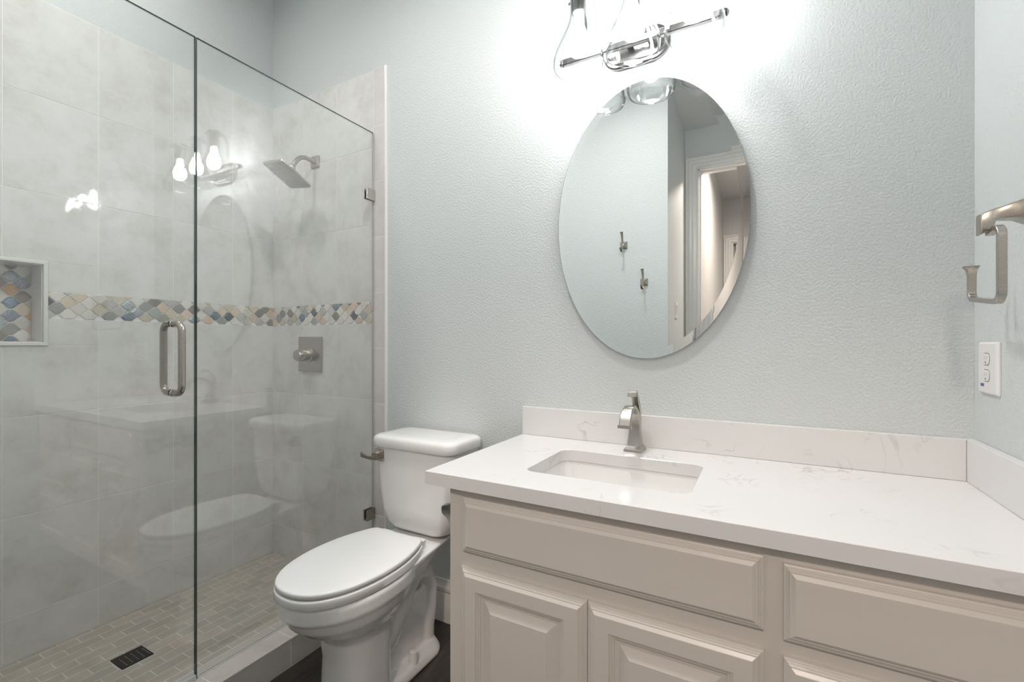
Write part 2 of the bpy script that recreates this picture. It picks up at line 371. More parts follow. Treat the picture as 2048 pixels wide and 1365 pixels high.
# mosaic leaves
PAL = [((.74,.72,.67), 0, 34), ((.66,.57,.45), 0, 13), ((.68,.54,.44), 0, 10), ((.52,.505,.48), 0, 16), ((.33,.33,.32), 0, 8), ((.27,.24,.215), 0, 6), ((.10,.11,.125), 1, 6), ((.17,.24,.31), 1, 7), ((.42,.47,.50), 1, 6), ((.57,.54,.43), 0, 7), ((.42,.45,.43), 0, 4)]
def clip(poly, u0, u1, v0, v1):
    for ax, lim, sg in ((0, u0, 1), (0, u1, -1), (1, v0, 1), (1, v1, -1)):
        out = []
        for i in range(len(poly)):
            p, q = poly[i-1], poly[i]; pi = sg*(p[ax]-lim) >= 0; qi = sg*(q[ax]-lim) >= 0
            if pi != qi:
                t = (lim-p[ax])/(q[ax]-p[ax]); out.append((p[0]+t*(q[0]-p[0]), p[1]+t*(q[1]-p[1])))
            if qi: out.append(q)
        poly = out
        if len(poly) < 3: return None
    return poly
def mosaic(name, mapf, rects, parent, seed, W=.061, H=.047, ou=0, ov=0, warm=0):
    rnd = random.Random(seed); b = MB(); cols = []; mi = []
    U0 = min(r[0] for r in rects); U1 = max(r[1] for r in rects); V0 = min(r[2] for r in rects); V1 = max(r[3] for r in rects)
    pal = [p for p in PAL for _ in range(p[2])]
    if warm: pal = [p for p in PAL for _ in range(p[2] if p[0][0] < .65 and p[0][0] != .6 else p[2]//2)] + [((.55,.35,.16), 0, 1)]*9 + [((.20,.17,.15), 0, 1)]*9 + [((.30,.33,.42), 1, 1)]*5
    g = .0017
    for j in range(int((V1-V0)/H*2)+4):
        for i in range(int((U1-U0)/W)+3):
            cu = U0 + ou + (i-1)*W + (W/2 if j % 2 else 0); cv = V0 + ov + (j-1)*H/2
            base, gl, _ = rnd.choice(pal); k = rnd.uniform(.88, 1.1); col = tuple(c*k for c in base)
            def outline(sh):
                n = 12; a = W/2 - g*1.9 - sh*1.6; top = []
                for q in range(n+1):
                    x = -a + 2*a*q/n; y = H/4*(1+math.cos(2*PI*x/W)) - g - sh; top.append((x, max(y, .0002)))
                return [(cu+x, cv-y) for x, y in top] + [(cu+x, cv+y) for x, y in top[::-1][1:-1]]
            for (u0, u1, v0, v1) in rects:
                p0 = clip(outline(0), u0, u1, v0, v1)
                if not p0: continue
                hgt = .0026; b.bm.faces.ensure_lookup_table(); n0 = len(b.bm.faces)
                cx = sum(p[0] for p in p0)/len(p0); cy = sum(p[1] for p in p0)/len(p0)
                ins = lambda f: [(cx+(x-cx)*f, cy+(y-cy)*f) for x, y in p0]
                steps = ((1, 0), (1, hgt*.7), (.95, hgt)) if not gl else ((1, 0), (1, hgt*.5), (.93, hgt*1.0), (.7, hgt*1.6), (.35, hgt*1.9))
                b.rings([[mapf(x, y, d) for x, y in ins(f)] for f, d in steps], False, True)
                k2 = len(b.bm.faces)-n0; cols.extend([col]*k2); mi.extend([gl]*k2)
    o = b.build(name, [M['mosaic'], M['mosaicglass']], parent)
    for p in o.data.polygons: p.material_index = mi[p.index]
    set_attr(o.data, 'tint', cols); return o
mosaic('mosaic_band', mapL, [(NY1+frame_o, -.0015, 1.2412, 1.3358), (YF, NY0-frame_o, 1.2412, 1.3358)], wl, 3, ov=.036, ou=.01)
mosaic('mosaic_band', mapB, [(-2.2495, XG, 1.2412, 1.3358)], wb, 5, ov=.036, ou=.02)
# niche : lining, mosaic back, pale frame
b = MB(); t_ = .003; xn = XL-ND
b.box(xn, XL, NY1-t_, NY1, NZ0, NZ1); b.box(xn, XL, NY0, NY0+t_, NZ0, NZ1); b.box(xn, XL, NY0, NY1, NZ0, NZ0+t_); b.box(xn, XL, NY0, NY1, NZ1-t_, NZ1)
o = b.build('niche_lining', M['tile'], wl); set_attr(o.data, 'rnd', [(.3,.4,.1)]*len(o.data.polygons))
MB().box(xn-.004, xn, NY0, NY1, NZ0, NZ1).build('niche_back', M['grout'], wl)
mosaic('niche_mosaic', lambda u, v, d: (xn+d, u, v), [(NY0+t_, NY1-t_, NZ0+t_, NZ1-t_)], wl, 21, warm=1, ov=.02, ou=.012)
b = MB(); rs = []
for k, (d, hh) in enumerate(((0, 0), (0, .006), (.002, .0085), (frame_o-.002, .0085), (frame_o, .006), (frame_o, 0))):
    rs.append([(XL+hh, NY0-d, NZ0-d), (XL+hh, NY1+d, NZ0-d), (XL+hh, NY1+d, NZ1+d), (XL+hh, NY0-d, NZ1+d)])
b.rings(rs, False, False); b.build('niche_frame', M['trim'], wl)
# ---------------------------------------------------------------- shower curb
CI, CO, CT = -1.566, -1.441, .120
t = thing('shower_curb', 'low pale stone-tiled shower curb under the clear glass, beside the toilet', 'shower curb', (-1.5, -.78, FZ))
MB().box(CI-.0012, CO+.0012, YF, -.0105, FZ-.1, CT+.0012).build('core', M['grout'], t)
yy = [-1.54, -1.49, -1.235, -.98, -.725, -.470, -.215, -.0115]
o = tiles('cap_tile', lambda u, v, d: (v, u, CT-.004+d), yy, [CI, CO+.004], t, M['curbtile'], h=.006, gap=.0010)
yy2 = [-1.54, -1.49, -.98, -.475, -.0115]
o = tiles('side_tile', lambda u, v, d: (CO-.004+d, u, v), yy2, [FZ+.001, CT-.006], t, M['curbtile'], h=.006, gap=.0016)
o = tiles('side_tile', lambda u, v, d: (CI+.004-d, u, v), yy2, [SF, CT-.006], t, M['curbtile'], h=.006)
# ---------------------------------------------------------------- glass panel and door
ZT, SEAM = 2.088, -.739
def pane(name, y0, y1, z0, z1, parent, th=.008, wall=False):
    b = MB(); c = .0012; x0, x1 = XG-th/2, XG+th/2
    b.face([(x0, y0+c, z0+c), (x0, y0+c, z1-c), (x0, y1-c, z1-c), (x0, y1-c, z0+c)]); b.face([(x1, y0+c, z0+c), (x1, y1-c, z0+c), (x1, y1-c, z1-c), (x1, y0+c, z1-c)])
    R = [[(x, y0+i, z0+i), (x, y1-i, z0+i), (x, y1-i, z1-i), (x, y0+i, z1-i)] for x, i in ((x0, c), (x0+c, 0), (x1-c, 0), (x1, c))]
    b.rings(R, False, False, mi=1); bmesh.ops.remove_doubles(b.bm, verts=b.bm.verts, dist=1e-5)
    if wall:
        for f in b.bm.faces:
            if f.material_index == 1 and f.calc_center_median().y > y1-.0015: f.material_index = 2
    return b.build(name, [M['glass'], M['glassedge'], M['silicone']], parent)
t = thing('shower_glass_panel', 'fixed clear glass shower panel clipped to the back wall on the curb', 'glass panel', (XG, -.37, CT+.002))
pane('glass_pane', SEAM+.0012, -.013, CT+.003, ZT, t, wall=True)
def clip_(zc, t, dark):
    b = MB(); s = .024
    for sx in (-1, 1): b.box(XG+sx*.005, XG+sx*.0115, -.058, -.0105, zc-s, zc+s)
    b.box(XG-.0115, XG+.0115, -.0125, -.0104, zc-s, zc+s)
    o = b.build('wall_clip', M['chrome'] if not dark else M['nickeldark'], t, bevel=.001); return o
tag(clip_(1.807, t, 0), 'square polished wall clip near the top'); tag(clip_(.396, t, 1), 'square wall clip near the bottom, dark reflection painted into its colour')  # same clip twice; the lower one has its dark reflection painted in
MB().box(XG-.004, XG+.004, -.734, -.012, CT+.0022, CT+.0032).build('bottom_seal', M['grout'], t)
t = thing('shower_door', 'clear frameless glass shower door with a long nickel pull handle', 'shower door', (XG, -1.14, CT+.008))
pane('glass_pane', -1.515, SEAM-.0012, CT+.010, ZT, t)
MB().box(XG-.010, XG+.010, SEAM-.10, SEAM-.0028, CT+.0035, CT+.018).build('door_sweep', mat('clear_vinyl', (.55,.58,.58), .2), t)
def pull(sx):
    b = MB(); y = -.801; z0, z1 = 1.004, 1.208; r = .0095; xo = XG+sx*.052; R = .026
    pts = [(XG+sx*.0052, y, z0)]
    for k in range(0, 9):
        a = PI/2*k/8; pts.append((xo - sx*R + sx*R*math.sin(a), y, z0 + R - R*math.cos(a)))
    for k in range(0, 9):
        a = PI/2*k/8; pts.append((xo - sx*R + sx*R*math.cos(a), y, z1 - R + R*math.sin(a)))
    pts.append((XG+sx*.0052, y, z1)); b.tube(pts, r, 20); return b
h = pull(1).build('handle', M['nickel'], t, smooth=True); tag(h, 'outer brushed nickel C-pull')
for z in (1.004, 1.208): MB().lathe([(.0115, XG+.0052), (.0115, XG+.0085), (.0105, XG+.0095)], (0, -.801, z), 'x', 20).build('handle_collar', M['chrome'], h, smooth=True)
h = pull(-1).build('handle', M['nickel'], t, smooth=True); tag(h, 'inner brushed nickel C-pull')
for zc in (.42, 1.80):
    b = MB(); b.box(XG-.017, XG-.005, -1.545, -1.46, zc-.045, zc+.045); b.box(XG+.005, XG+.017, -1.545, -1.46, zc-.045, zc+.045); b.box(XG-.017, XG+.017, -1.546, -1.517, zc-.045, zc+.045); b.build('hinge', M['nickeldark'], t, bevel=.001)
# ---------------------------------------------------------------- shower fittings
SX = -1.915
t = thing('rain_shower', 'brushed nickel rain shower head on a bent arm high on the tiled wall', 'shower head', (SX, -.004, 2.035))
b = MB(); b.rings([[(SX+x, -y, 2.035+z) for x, z in rrect(0, 0, w_, w_, .004)] for w_, y in ((.029, .0042), (.029, .008), (.022, .013), (.016, .015))]); b.build('flange', M['nickel'], t, smooth=True)
arm = [(SX, -.012, 2.030), (SX, -.035, 2.036), (SX, -.062, 2.037), (SX, -.085, 2.029), (SX, -.104, 2.012), (SX, -.118, 1.990), (SX, -.128, 1.972)]
b = MB(); b.tube(arm, .0105, 16); b.build('arm', M['nickel'], t, smooth=True)
# head: square plate tilted
hc = Vector((SX, -.150, 1.936)); tilt = math.radians(27); roll = .20; ax = Vector((0, -math.cos(tilt), math.sin(tilt))); xr = Vector((math.cos(roll), 0, -math.sin(roll))); xr = (xr - ax*xr.dot(ax)).normalized(); nrm = ax.cross(xr).normalized()
if nrm.z > 0: nrm = -nrm
def hp(x, y, d): return hc + xr*x + ax*y + nrm*d
b = MB(); b.rings([[hp(x, y, d) for x, y in rrect(0, 0, s_, s_, r_)] for s_, r_, d in ((.018, .010, -.022), (.022, .010, -.012), (.045, .012, -.006), (.080, .014, .004), (.084, .014, .008), (.084, .014, .014), (.081, .012, .017))]); hd = b.build('head', M['nickel'], t, smooth=True, auto=30)
b = MB()
for i in range(13):
    for j in range(13):
        x = (i-6)*.0118; y = (j-6)*.0118; b.rings([[hp(x+r_*math.cos(2*PI*k/6), y+r_*math.sin(2*PI*k/6), d) for k in range(6)] for r_, d in ((.0028, .0165), (.0024, .0195))], False, True)
b.build('nozzles', mat('grey_rubber', (.42, .42, .43), .5), hd)
b = MB(); b.lathe([(.014, -.005), (.017, .002), (.017, .012), (.014, .018)], (0, 0, 0), 'z', 16)
o = b.build('swivel', M['nickel'], hd, smooth=True)
from mathutils import Matrix
o.matrix_parent_inverse = Matrix(); o.data.transform(Matrix.Translation(hc+nrm*-.036) @ nrm.to_track_quat('Z', 'Y').to_matrix().to_4x4()); o.matrix_parent_inverse = hd.matrix_world.inverted()
VX, VZ = -1.950, 1.096
t = thing('shower_valve', 'square brushed nickel shower valve plate with a knob below the mosaic band', 'shower valve', (VX, -.004, VZ))
b = MB(); b.rings([[(VX+x, -y, VZ+z) for x, z in rrect(0, 0, w_, w_, .003)] for w_, y in ((.086, .0042), (.086, .008), (.080, .013), (.078, .0135))]); b.build('plate', M['nickel'], t, smooth=True, auto=25)
b = MB(); b.lathe([(.034, -.0133), (.034, -.018), (.027, -.022), (.025, -.042)], (VX, 0, VZ-.004), 'y', 28); b.build('sleeve', M['nickel'], t, smooth=True)
b = MB(); b.lathe([(.024, -.042), (.029, -.044), (.030, -.056), (.027, -.078), (.024, -.084), (.012, -.0855)], (VX, 0, VZ-.004), 'y', 28); k_ = b.build('knob', M['nickel'], t, smooth=True)
b = MB(); b.strap([(VX+.020, -.048, VZ-.004), (VX+.036, -.056, VZ-.006), (VX+.042, -.072, VZ-.008)], (0, 0, 1), [.02, .022, .018], [.010, .010, .008]); b.build('lever', M['nickel'], k_, bevel=.001)
# drain
t = thing('shower_drain', 'small square dark metal drain grate set in the shower floor', 'drain', (-1.922, -.741, SF))
b = MB(); q = .046; cx, cy = -1.922, -.741
b.rings([[(cx+x, cy+y, z) for x, y in rrect(0, 0, s_, s_, .002, 2)] for s_, z in ((q, SF+.0002), (q, SF+.003), (q-.003, SF+.0036))], False, True); b.build('grate', M['bronze'], t)
b = MB()
for i in range(5):
    for j in range(5): b.lathe([(.0042, SF+.0036), (.0042, SF+.0042)], (cx+(i-2)*.0125, cy+(j-2)*.0165, 0), 'z', 10)
b.build('holes', M['slot'], t)
b = MB()
for i in range(5):
    for j in range(5): b.lathe([(.0022, SF+.0036), (.0018, SF+.0052)], (cx+(i-2)*.0125+.006, cy+(j-2)*.0165+.0045, 0), 'z', 8)
b.build('studs', M['chrome'], t)
b = MB(); b.rings([[(cx+x, cy+y, z) for x, y in rrect(0, 0, s_, s_, .002, 2)] for s_, z in ((q+.0018, SF+.0001), (q+.0018, SF+.0018), (q+.0005, SF+.0018), (q+.0005, SF+.0001))], False, False); b.build('frame', M['grout'], t)
# ---------------------------------------------------------------- toilet
TX = -1.130
t = thing('toilet', 'white two-piece toilet with a closed elongated lid between shower and vanity', 'toilet', (TX, -.35, FZ))
def egg(z, yf, yb, wd, yc=None, n=2.0, nb=2.6, N=40, dx=0):
    yc = yc if yc is not None else yb - (yb-yf)*.42; out = []
    for i in range(N):
        a = 2*PI*i/N; cx_, sy = math.cos(a), math.sin(a); e = n if sy < 0 else nb
        x = wd*math.copysign(abs(cx_)**(2/e), cx_); y = yc + ((yb-yc) if sy > 0 else (yc-yf))*math.copysign(abs(sy)**(2/e), sy)
        out.append((TX+dx+x, y, z))
    return out
RIM = .432
b = MB()
# bowl from floor pedestal up to rim
b.rings([egg(FZ, -.592, -.40, .100, -.48, 2.6, 4, dx=.016), egg(FZ+.02, -.589, -.40, .096, -.48, 2.6, 4, dx=.016), egg(.10, -.580, -.40, .092, -.48, 2.5, 4, dx=.016), egg(.20, -.575, -.395, .092, -.48, 2.4, 3.5, dx=.016), egg(.268, -.580, -.37, .097, -.48, 2.3, 3, dx=.010), egg(.294, -.608, -.34, .114, -.49, 2.15, 2.8), egg(.320, -.648, -.31, .136, -.50, 2.05, 2.6), egg(.350, -.682, -.285, .152, -.50, 2.0, 2.5), egg(.376, -.698, -.27, .159, -.50, 2.0, 2.5), egg(.386, -.702, -.268, .161, -.50, 2.0, 2.5)])
b.rings([egg(.385, -.706, -.268, .163, -.50, 2.0, 2.5), egg(.391, -.710, -.268, .165, -.50, 2.0, 2.5), egg(.424, -.710, -.268, .165, -.50, 2.0, 2.5), egg(RIM, -.704, -.262, .160, -.50, 2.0, 2.5)])
# rear deck carrying the tank
dk = lambda z, y0, y1, wf_, wb_: [(TX-wf_, y0, z), (TX+wf_, y0, z), (TX+wb_, y1, z), (TX-wb_, y1, z)]
b.rings([dk(.385, -.42, -.20, .12, .06), dk(.41, -.42, -.06, .15, .085), dk(RIM+.004, -.42, -.045, .155, .105)])
b.rings([dk(.30, -.36, -.22, .06, .05), dk(.36, -.38, -.15, .085, .06), dk(.415, -.38, -.10, .11, .08)])
# trapway: S-shaped tube then foot
def sect(p, tdir, rx, ry, N=20):
    tdir = Vector(tdir).normalized(); u = Vector((1, 0, 0)); v = tdir.cross(u).normalized(); return [Vector(p)+u*rx*math.cos(2*PI*k/N)+v*ry*math.sin(2*PI*k/N) for k in range(N)]
pth = [((-.46, .20), (.070, .09)), ((-.41, .15), (.068, .070)), ((-.36, .16), (.064, .056)), ((-.31, .22), (.062, .050)), ((-.265, .285), (.060, .048)), ((-.215, .32), (.058, .046)), ((-.165, .300), (.058, .046)), ((-.142, .24), (.058, .046)), ((-.146, .17), (.058, .045)), ((-.158, .10), (.058, .045)), ((-.162, .03), (.060, .048))]
rs = []
for i, ((y, z), (rx, ry)) in enumerate(pth):
    (y0, z0), (y1, z1) = pth[max(i-1, 0)][0], pth[min(i+1, len(pth)-1)][0]; rs.append(sect((TX, y, z), (0, y1-y0, z1-z0), rx, ry))
b.rings(rs)
b.rings([[(TX+sx*w_, y, z) for sx, y, z in ((-1, -.46, FZ), (1, -.46, FZ), (1, -.15, FZ), (-1, -.15, FZ), )] for w_ in (.045,)] + [[(TX+sx*.045, y, z) for sx, y, z in ((-1, -.42, .26), (1, -.42, .26), (1, -.16, .26), (-1, -.16, .26))]])
# base flange
def flange(z, g): return [(TX+x, y, z) for x, y in rrect(0, -.346, .099+g, .226+g, .080)]
b.rings([flange(FZ, .004), flange(FZ+.012, .004), flange(FZ+.028, -.004), flange(FZ+.035, -.014)])
bw = b.build('bowl', M['china'], t)
md = bw.modifiers.new('remesh', 'REMESH'); md.mode = 'VOXEL'; md.voxel_size = .0045; md.use_smooth_shade = True
md = bw.modifiers.new('smooth', 'SMOOTH'); md.factor = .5; md.iterations = 5
def seat_outline(g=0, N=12):
    pts = [(0, -.714), (.031, -.711), (.063, -.700), (.093, -.678), (.119, -.645), (.139, -.604), (.152, -.555), (.158, -.505), (.158, -.455), (.153, -.405), (.142, -.357), (.128, -.315), (.113, -.283), (.101, -.273), (.080, -.272), (0, -.273)]
    out = []
    full = pts + [(-x, y) for x, y in pts[::-1][1:-1]]
    n = len(full); 
    for i in range(n):
        p0, p1, p2, p3 = (full[(i+k-1) % n] for k in range(4))
        corner = 11 <= i <= 17
        for k in range(3):
            s = k/3
            if corner: out.append((p1[0]+(p2[0]-p1[0])*s, p1[1]+(p2[1]-p1[1])*s)); continue
            f = lambda a, b_, c, d: .5*((2*b_)+(-a+c)*s+(2*a-5*b_+4*c-d)*s*s+(-a+3*b_-3*c+d)*s**3)
            out.append((f(p0[0], p1[0], p2[0], p3[0]), f(p0[1], p1[1], p2[1], p3[1])))
    cy_ = -.505
    return [(TX + x*(1+g/.158), cy_ + (y-cy_)*(1+g/.22)) for x, y in out]
def slab(z0, z1, r, g=0, dome=0):
    rs = [[(x, y, z0) for x, y in seat_outline(g-r*.6)], [(x, y, z0+r*.5) for x, y in seat_outline(g)], [(x, y, z1-r) for x, y in seat_outline(g)]]
    for k in range(1, 5):
        a = PI/2*k/4; rs.append([(x, y, z1-r+r*math.sin(a)) for x, y in seat_outline(g-r*(1-math.cos(a)))])
    if dome: rs.append([(x, y, z1+dome) for x, y in seat_outline(g-.03)]); 
    return rs
b = MB(); b.rings(slab(.4350, .4610, .005, .003)); b.build('seat', M['plastic'], t, smooth=True, auto=50)
b = MB(); b.rings(slab(.4650, .4800, .006, .000, .0015)); b.build('lid', M['plastic'], t, smooth=True, auto=50)
for sx in (-1, 1):
    b = MB(); b.rings([[(TX+sx*.075+x, -.256+y, z) for x, y in rrect(0, 0, .026, .012, .006)] for z in (RIM+.001, .466)]); b.build('hinge', M['plastic'], t, bevel=.003)
    b = MB(); b.lathe([(.0165, FZ+.030), (.016, FZ+.048), (.0125, FZ+.068), (.006, FZ+.070)], (TX+sx*.078, -.285, 0), 'z', 20); b.build('bolt_cap', M['plastic'], t, smooth=True)
for sx, yy_ in ((-1, -.60), (1, -.60), (-1, -.40), (1, -.40)):
    b = MB(); b.box(TX+sx*.125-.011, TX+sx*.125+.011, yy_-.007, yy_+.007, RIM-.001, .4365); b.build('seat_bumper', M['plastic'], t)
# tank
def tk(z, hx, y0, y1, r): return [(x, y, z) for x, y in rrect(TX+.005, (y0+y1)/2, hx, (y1-y0)/2, r, 8)]
b = MB(); b.rings([tk(.443, .085, -.165, -.05, .03), tk(.447, .110, -.185, -.04, .04), tk(.458, .132, -.197, -.032, .045), tk(.478, .153, -.205, -.028, .045), tk(.52, .166, -.210, -.025, .042), tk(.60, .175, -.214, -.025, .038), tk(.70, .181, -.216, -.025, .034), tk(.757, .184, -.218, -.025, .032)])
b.build('tank', M['china'], t, smooth=True, auto=60)
b = MB(); LZ = .7575
b.rings([tk(LZ, .186, -.222, -.022, .034), tk(LZ+.002, .192, -.229, -.018, .040), tk(LZ+.006, .194, -.232, -.016, .042), tk(LZ+.030, .194, -.232, -.016, .042), tk(LZ+.037, .192, -.229, -.018, .042), tk(LZ+.042, .187, -.224, -.023, .042), tk(LZ+.045, .178, -.214, -.032, .038), tk(LZ+.047, .150, -.18, -.06, .03)])
b.build('tank_lid', M['china'], t, smooth=True, auto=60)
lx, lz = TX-.147, .726
b = MB(); b.rings([[(lx+x, y, lz+z) for x, z in rrect(0, 0, s_, s_, .002, 2)] for s_, y in ((.022, -.215), (.022, -.2205), (.019, -.223), (.010, -.240), (.010, -.249))]); fl = b.build('flush_lever', M['nickeldark'], t, smooth=True, auto=25)
b = MB(); b.strap([(lx+.010, -.244, lz-.004), (lx-.012, -.248, lz-.007), (lx-.032, -.251, lz-.006), (lx-.050, -.253, lz-.001), (lx-.060, -.254, lz+.003)], (0, 0, 1), [.018, .013, .012, .016, .020], [.014, .010, .007, .006, .005]); b.build('lever_arm', M['nickeldark'], fl, smooth=True, auto=30)
# ---------------------------------------------------------------- vanity
VY, VF = -.540, -.560   # frame face, front face of doors
CL, CTOP = -.708, .785
t = thing('vanity_cabinet', 'cream painted bathroom vanity cabinet with raised-panel doors and drawers under white counter', 'cabinet', (-.13, -.28, FZ))
b = MB(); b.box(CL, XR-.001, VY, VY+.02, .115, CTOP-.001); b.box(CL, CL+.018, VY+.02, -.001, FZ, CTOP-.001); b.box(XR-.019, XR-.001, VY+.02, -.001, FZ, CTOP-.001)
b.box(CL+.018, XR-.019, -.02, -.001, .115, .60); b.box(CL+.018, XR-.019, VY+.02, -.02, .115, .133); b.box(CL+.02, XR-.001, -.48, -.465, FZ, .115)
b.build('body', M['cab'], t)
def front(name, x0, x1, z0, z1, prof, label=None):
    rs = [[(x0+i, VY-d, z0+i), (x1-i, VY-d, z0+i), (x1-i, VY-d, z1-i), (x0+i, VY-d, z1-i)] for i, d in prof]
    b = MB(); b.rings(rs, False, True); o = b.build(name, M['cab'], t)
    if label: tag(o, label)
    return o
edge = [(0, .0003), (0, .008), (.003, .0095), (.004, .0095), (.006, .0115), (.007, .0115), (.010, .0150), (.012, .0150), (.018, .0195), (.019, .0200)]
doorp = edge + [(.050, .0200), (.0505, .0170), (.055, .0165), (.0555, .0145), (.060, .0140), (.0605, .0115), (.064, .0105), (.070, .0105), (.092, .0185), (.093, .0190)]
front('drawer_front', -.664, .002, .626, .762, edge, 'wide flat false drawer front under the sink')
front('cabinet_door', -.668, -.3352, .13, .588, doorp, 'left raised-panel door')
front('cabinet_door', -.3338, .002, .13, .588, doorp, 'right raised-panel door')
front('drawer', .033, .418, .618, .755, edge, 'top drawer with a flat front')
front('drawer', .033, .418, .385, .588, doorp[:10]+[(.040, .0200), (.0405, .0165), (.046, .014), (.052, .0125), (.056, .0125), (.075, .0185)], 'middle drawer with a raised panel')
front('drawer', .033, .418, .13, .355, doorp[:10]+[(.040, .0200), (.0405, .0165), (.046, .014), (.052, .0125), (.056, .0125), (.075, .0185)], 'bottom drawer with a raised panel')
# countertop with sink opening
KL, KY, KT, KB = -.768, -.568, .819, .7852
HX0, HX1, HY0, HY1 = -.545, -.139, -.441, -.165
t = thing('countertop', 'white veined quartz countertop with backsplash and undermount sink cutout', 'countertop', (-.16, -.28, KB))
def ring_plate(b, outer, inner, z0, z1, ch=.0012):
    def lp(p, z): return [b.bm.verts.new((x, y, z)) for x, y in p]
    def edges(vs): return [b.bm.edges.get((vs[i-1], vs[i])) or b.bm.edges.new((vs[i-1], vs[i])) for i in range(len(vs))]
    def sh(p, d):
        cx_ = (min(q[0] for q in p)+max(q[0] for q in p))/2; cy_ = (min(q[1] for q in p)+max(q[1] for q in p))/2
        hx = max(q[0] for q in p)-cx_; hy = max(q[1] for q in p)-cy_; return [(cx_+(x-cx_)*(1+d/hx), cy_+(y-cy_)*(1+d/hy)) for x, y in p]
    ot, ob = lp(sh(outer, -ch), z1), lp(outer, z0); om = lp(outer, z1-ch)
    it, ib = lp(sh(inner, ch), z1), lp(inner, z0); im = lp(inner, z1-ch)
    for vt, vb in ((ot, ob), (it, ib)): pass
    bmesh.ops.triangle_fill(b.bm, edges=edges(ot)+edges(it), use_beauty=True)
    bmesh.ops.triangle_fill(b.bm, edges=edges(ob)+edges(ib), use_beauty=True)
    for A, B_ in ((ot, om), (om, ob), (it, im), (im, ib)):
        for i in range(len(A)): b.bm.faces.new((A[i-1], A[i], B_[i], B_[i-1]))
b = MB(); ring_plate(b, [(KL, KY), (XR-.001, KY), (XR-.001, -.001), (KL, -.001)], rrect((HX0+HX1)/2, (HY0+HY1)/2, (HX1-HX0)/2, (HY1-HY0)/2, .028), KB, KT)
b.build('slab', M['quartz'], t)
MB().box(KL, XR-.0205, -.0205, -.001, KT+.0004, .9195).build('backsplash', M['quartz'], t, bevel=.001)
MB().box(XR-.020, XR-.001, KY, -.001, KT+.0004, .9195).build('side_splash', M['quartz'], t, bevel=.001)
# sink
t = thing('sink', 'white rectangular undermount sink set in the counter below the oval mirror', 'sink', ((HX0+HX1)/2, (HY0+HY1)/2, .64))
scx, scy, shx, shy = (HX0+HX1)/2, (HY0+HY1)/2, (HX1-HX0)/2, (HY1-HY0)/2
def sr(g, z, r): return [(x, y, z) for x, y in rrect(scx, scy, shx+g, shy+g, r)]
b = MB(); b.rings([sr(.022, .7750, .045), sr(.022, .7845, .045), sr(.005, .7845, .034), sr(.003, .778, .034), sr(-.004, .71, .036), sr(-.012, .668, .045), sr(-.030, .652, .05), sr(-.08, .647, .045), sr(-.11, .645, .02), sr(-.11, .635, .02), sr(-.02, .64, .05), sr(.004, .68, .045), sr(.010, .775, .045)], False, False)
b.build('basin', M['china'], t, smooth=True, auto=50)
MB().lathe([(.0, .6462), (.020, .6462), (.022, .6475), (.031, .6478), (.032, .646)], (scx, scy+.01, 0), 'z', 24, caps=(False, False)).build('drain', M['chrome'], t, smooth=True)
# faucet
FX, FY = -.346, -.077
t = thing('faucet', 'brushed nickel single-lever arched faucet behind the rectangular sink', 'faucet', (FX, FY, KT))
def sq(hx, hy, z, yo=0): return [(FX-hx, FY-hy+yo, z), (FX+hx, FY-hy+yo, z), (FX+hx, FY+hy+yo, z), (FX-hx, FY+hy+yo, z)]
b = MB(); b.rings([sq(.0275, .0325, KT+.0003), sq(.0275, .0325, KT+.004), sq(.025, .029, KT+.010), sq(.0205, .0245, KT+.0155), sq(.020, .024, KT+.0165)]); b.build('base', M['nickel'], t, bevel=.0008)
pth = [(-.077, .834, .0385, .047), (-.0760, .850, .0365, .038), (-.0745, .870, .034, .030), (-.0735, .893, .0315, .022), (-.0755, .914, .030, .016), (-.085, .934, .0295, .013), (-.101, .948, .0295, .0125), (-.120, .9575, .030, .011), (-.143, .9585, .031, .011), (-.166, .951, .032, .011), (-.185, .935, .033, .011), (-.196, .912, .034, .0115)]
b = MB(); b.strap([(FX, y, z) for y, z, _, _ in pth], (1, 0, 0), [p[2] for p in pth], [p[3] for p in pth], ch=.0025); b.build('spout', M['nickel'], t, smooth=True, auto=30)
b = MB(); b.strap([(FX, -.1955, .9135), (FX, -.1968, .905)], (1, 0, 0), .0385, .0175, ch=.0015); b.build('spout_tip', M['nickel'], t)
b = MB(); b.strap([(FX, -.062, .895), (FX, -.058, .934)], (1, 0, 0), [.028, .025], [.020, .020]); b.build('valve_body', M['nickel'], t, bevel=.001)
hp_ = [(-.052, .925, .025, .012), (-.053, .940, .024, .015), (-.059, .957, .023, .016), (-.068, .973, .021, .014), (-.078, .986, .021, .011), (-.088, .996, .022, .010), (-.099, 1.0015, .025, .010), (-.108, 1.000, .028, .011)]
b = MB(); b.strap([(FX, y, z) for y, z, _, _ in hp_], (1, 0, 0), [p[2] for p in hp_], [p[3] for p in hp_]); b.build('handle', M['nickel'], t, smooth=True, auto=35)
b = MB(); b.strap([(FX, -.103, 1.0015), (FX, -.112, .9975), (FX, -.116, .988)], (1, 0, 0), [.027, .028, .027], [.011, .010, .006]); b.build('handle_tip', M['nickel'], t, smooth=True, auto=35)
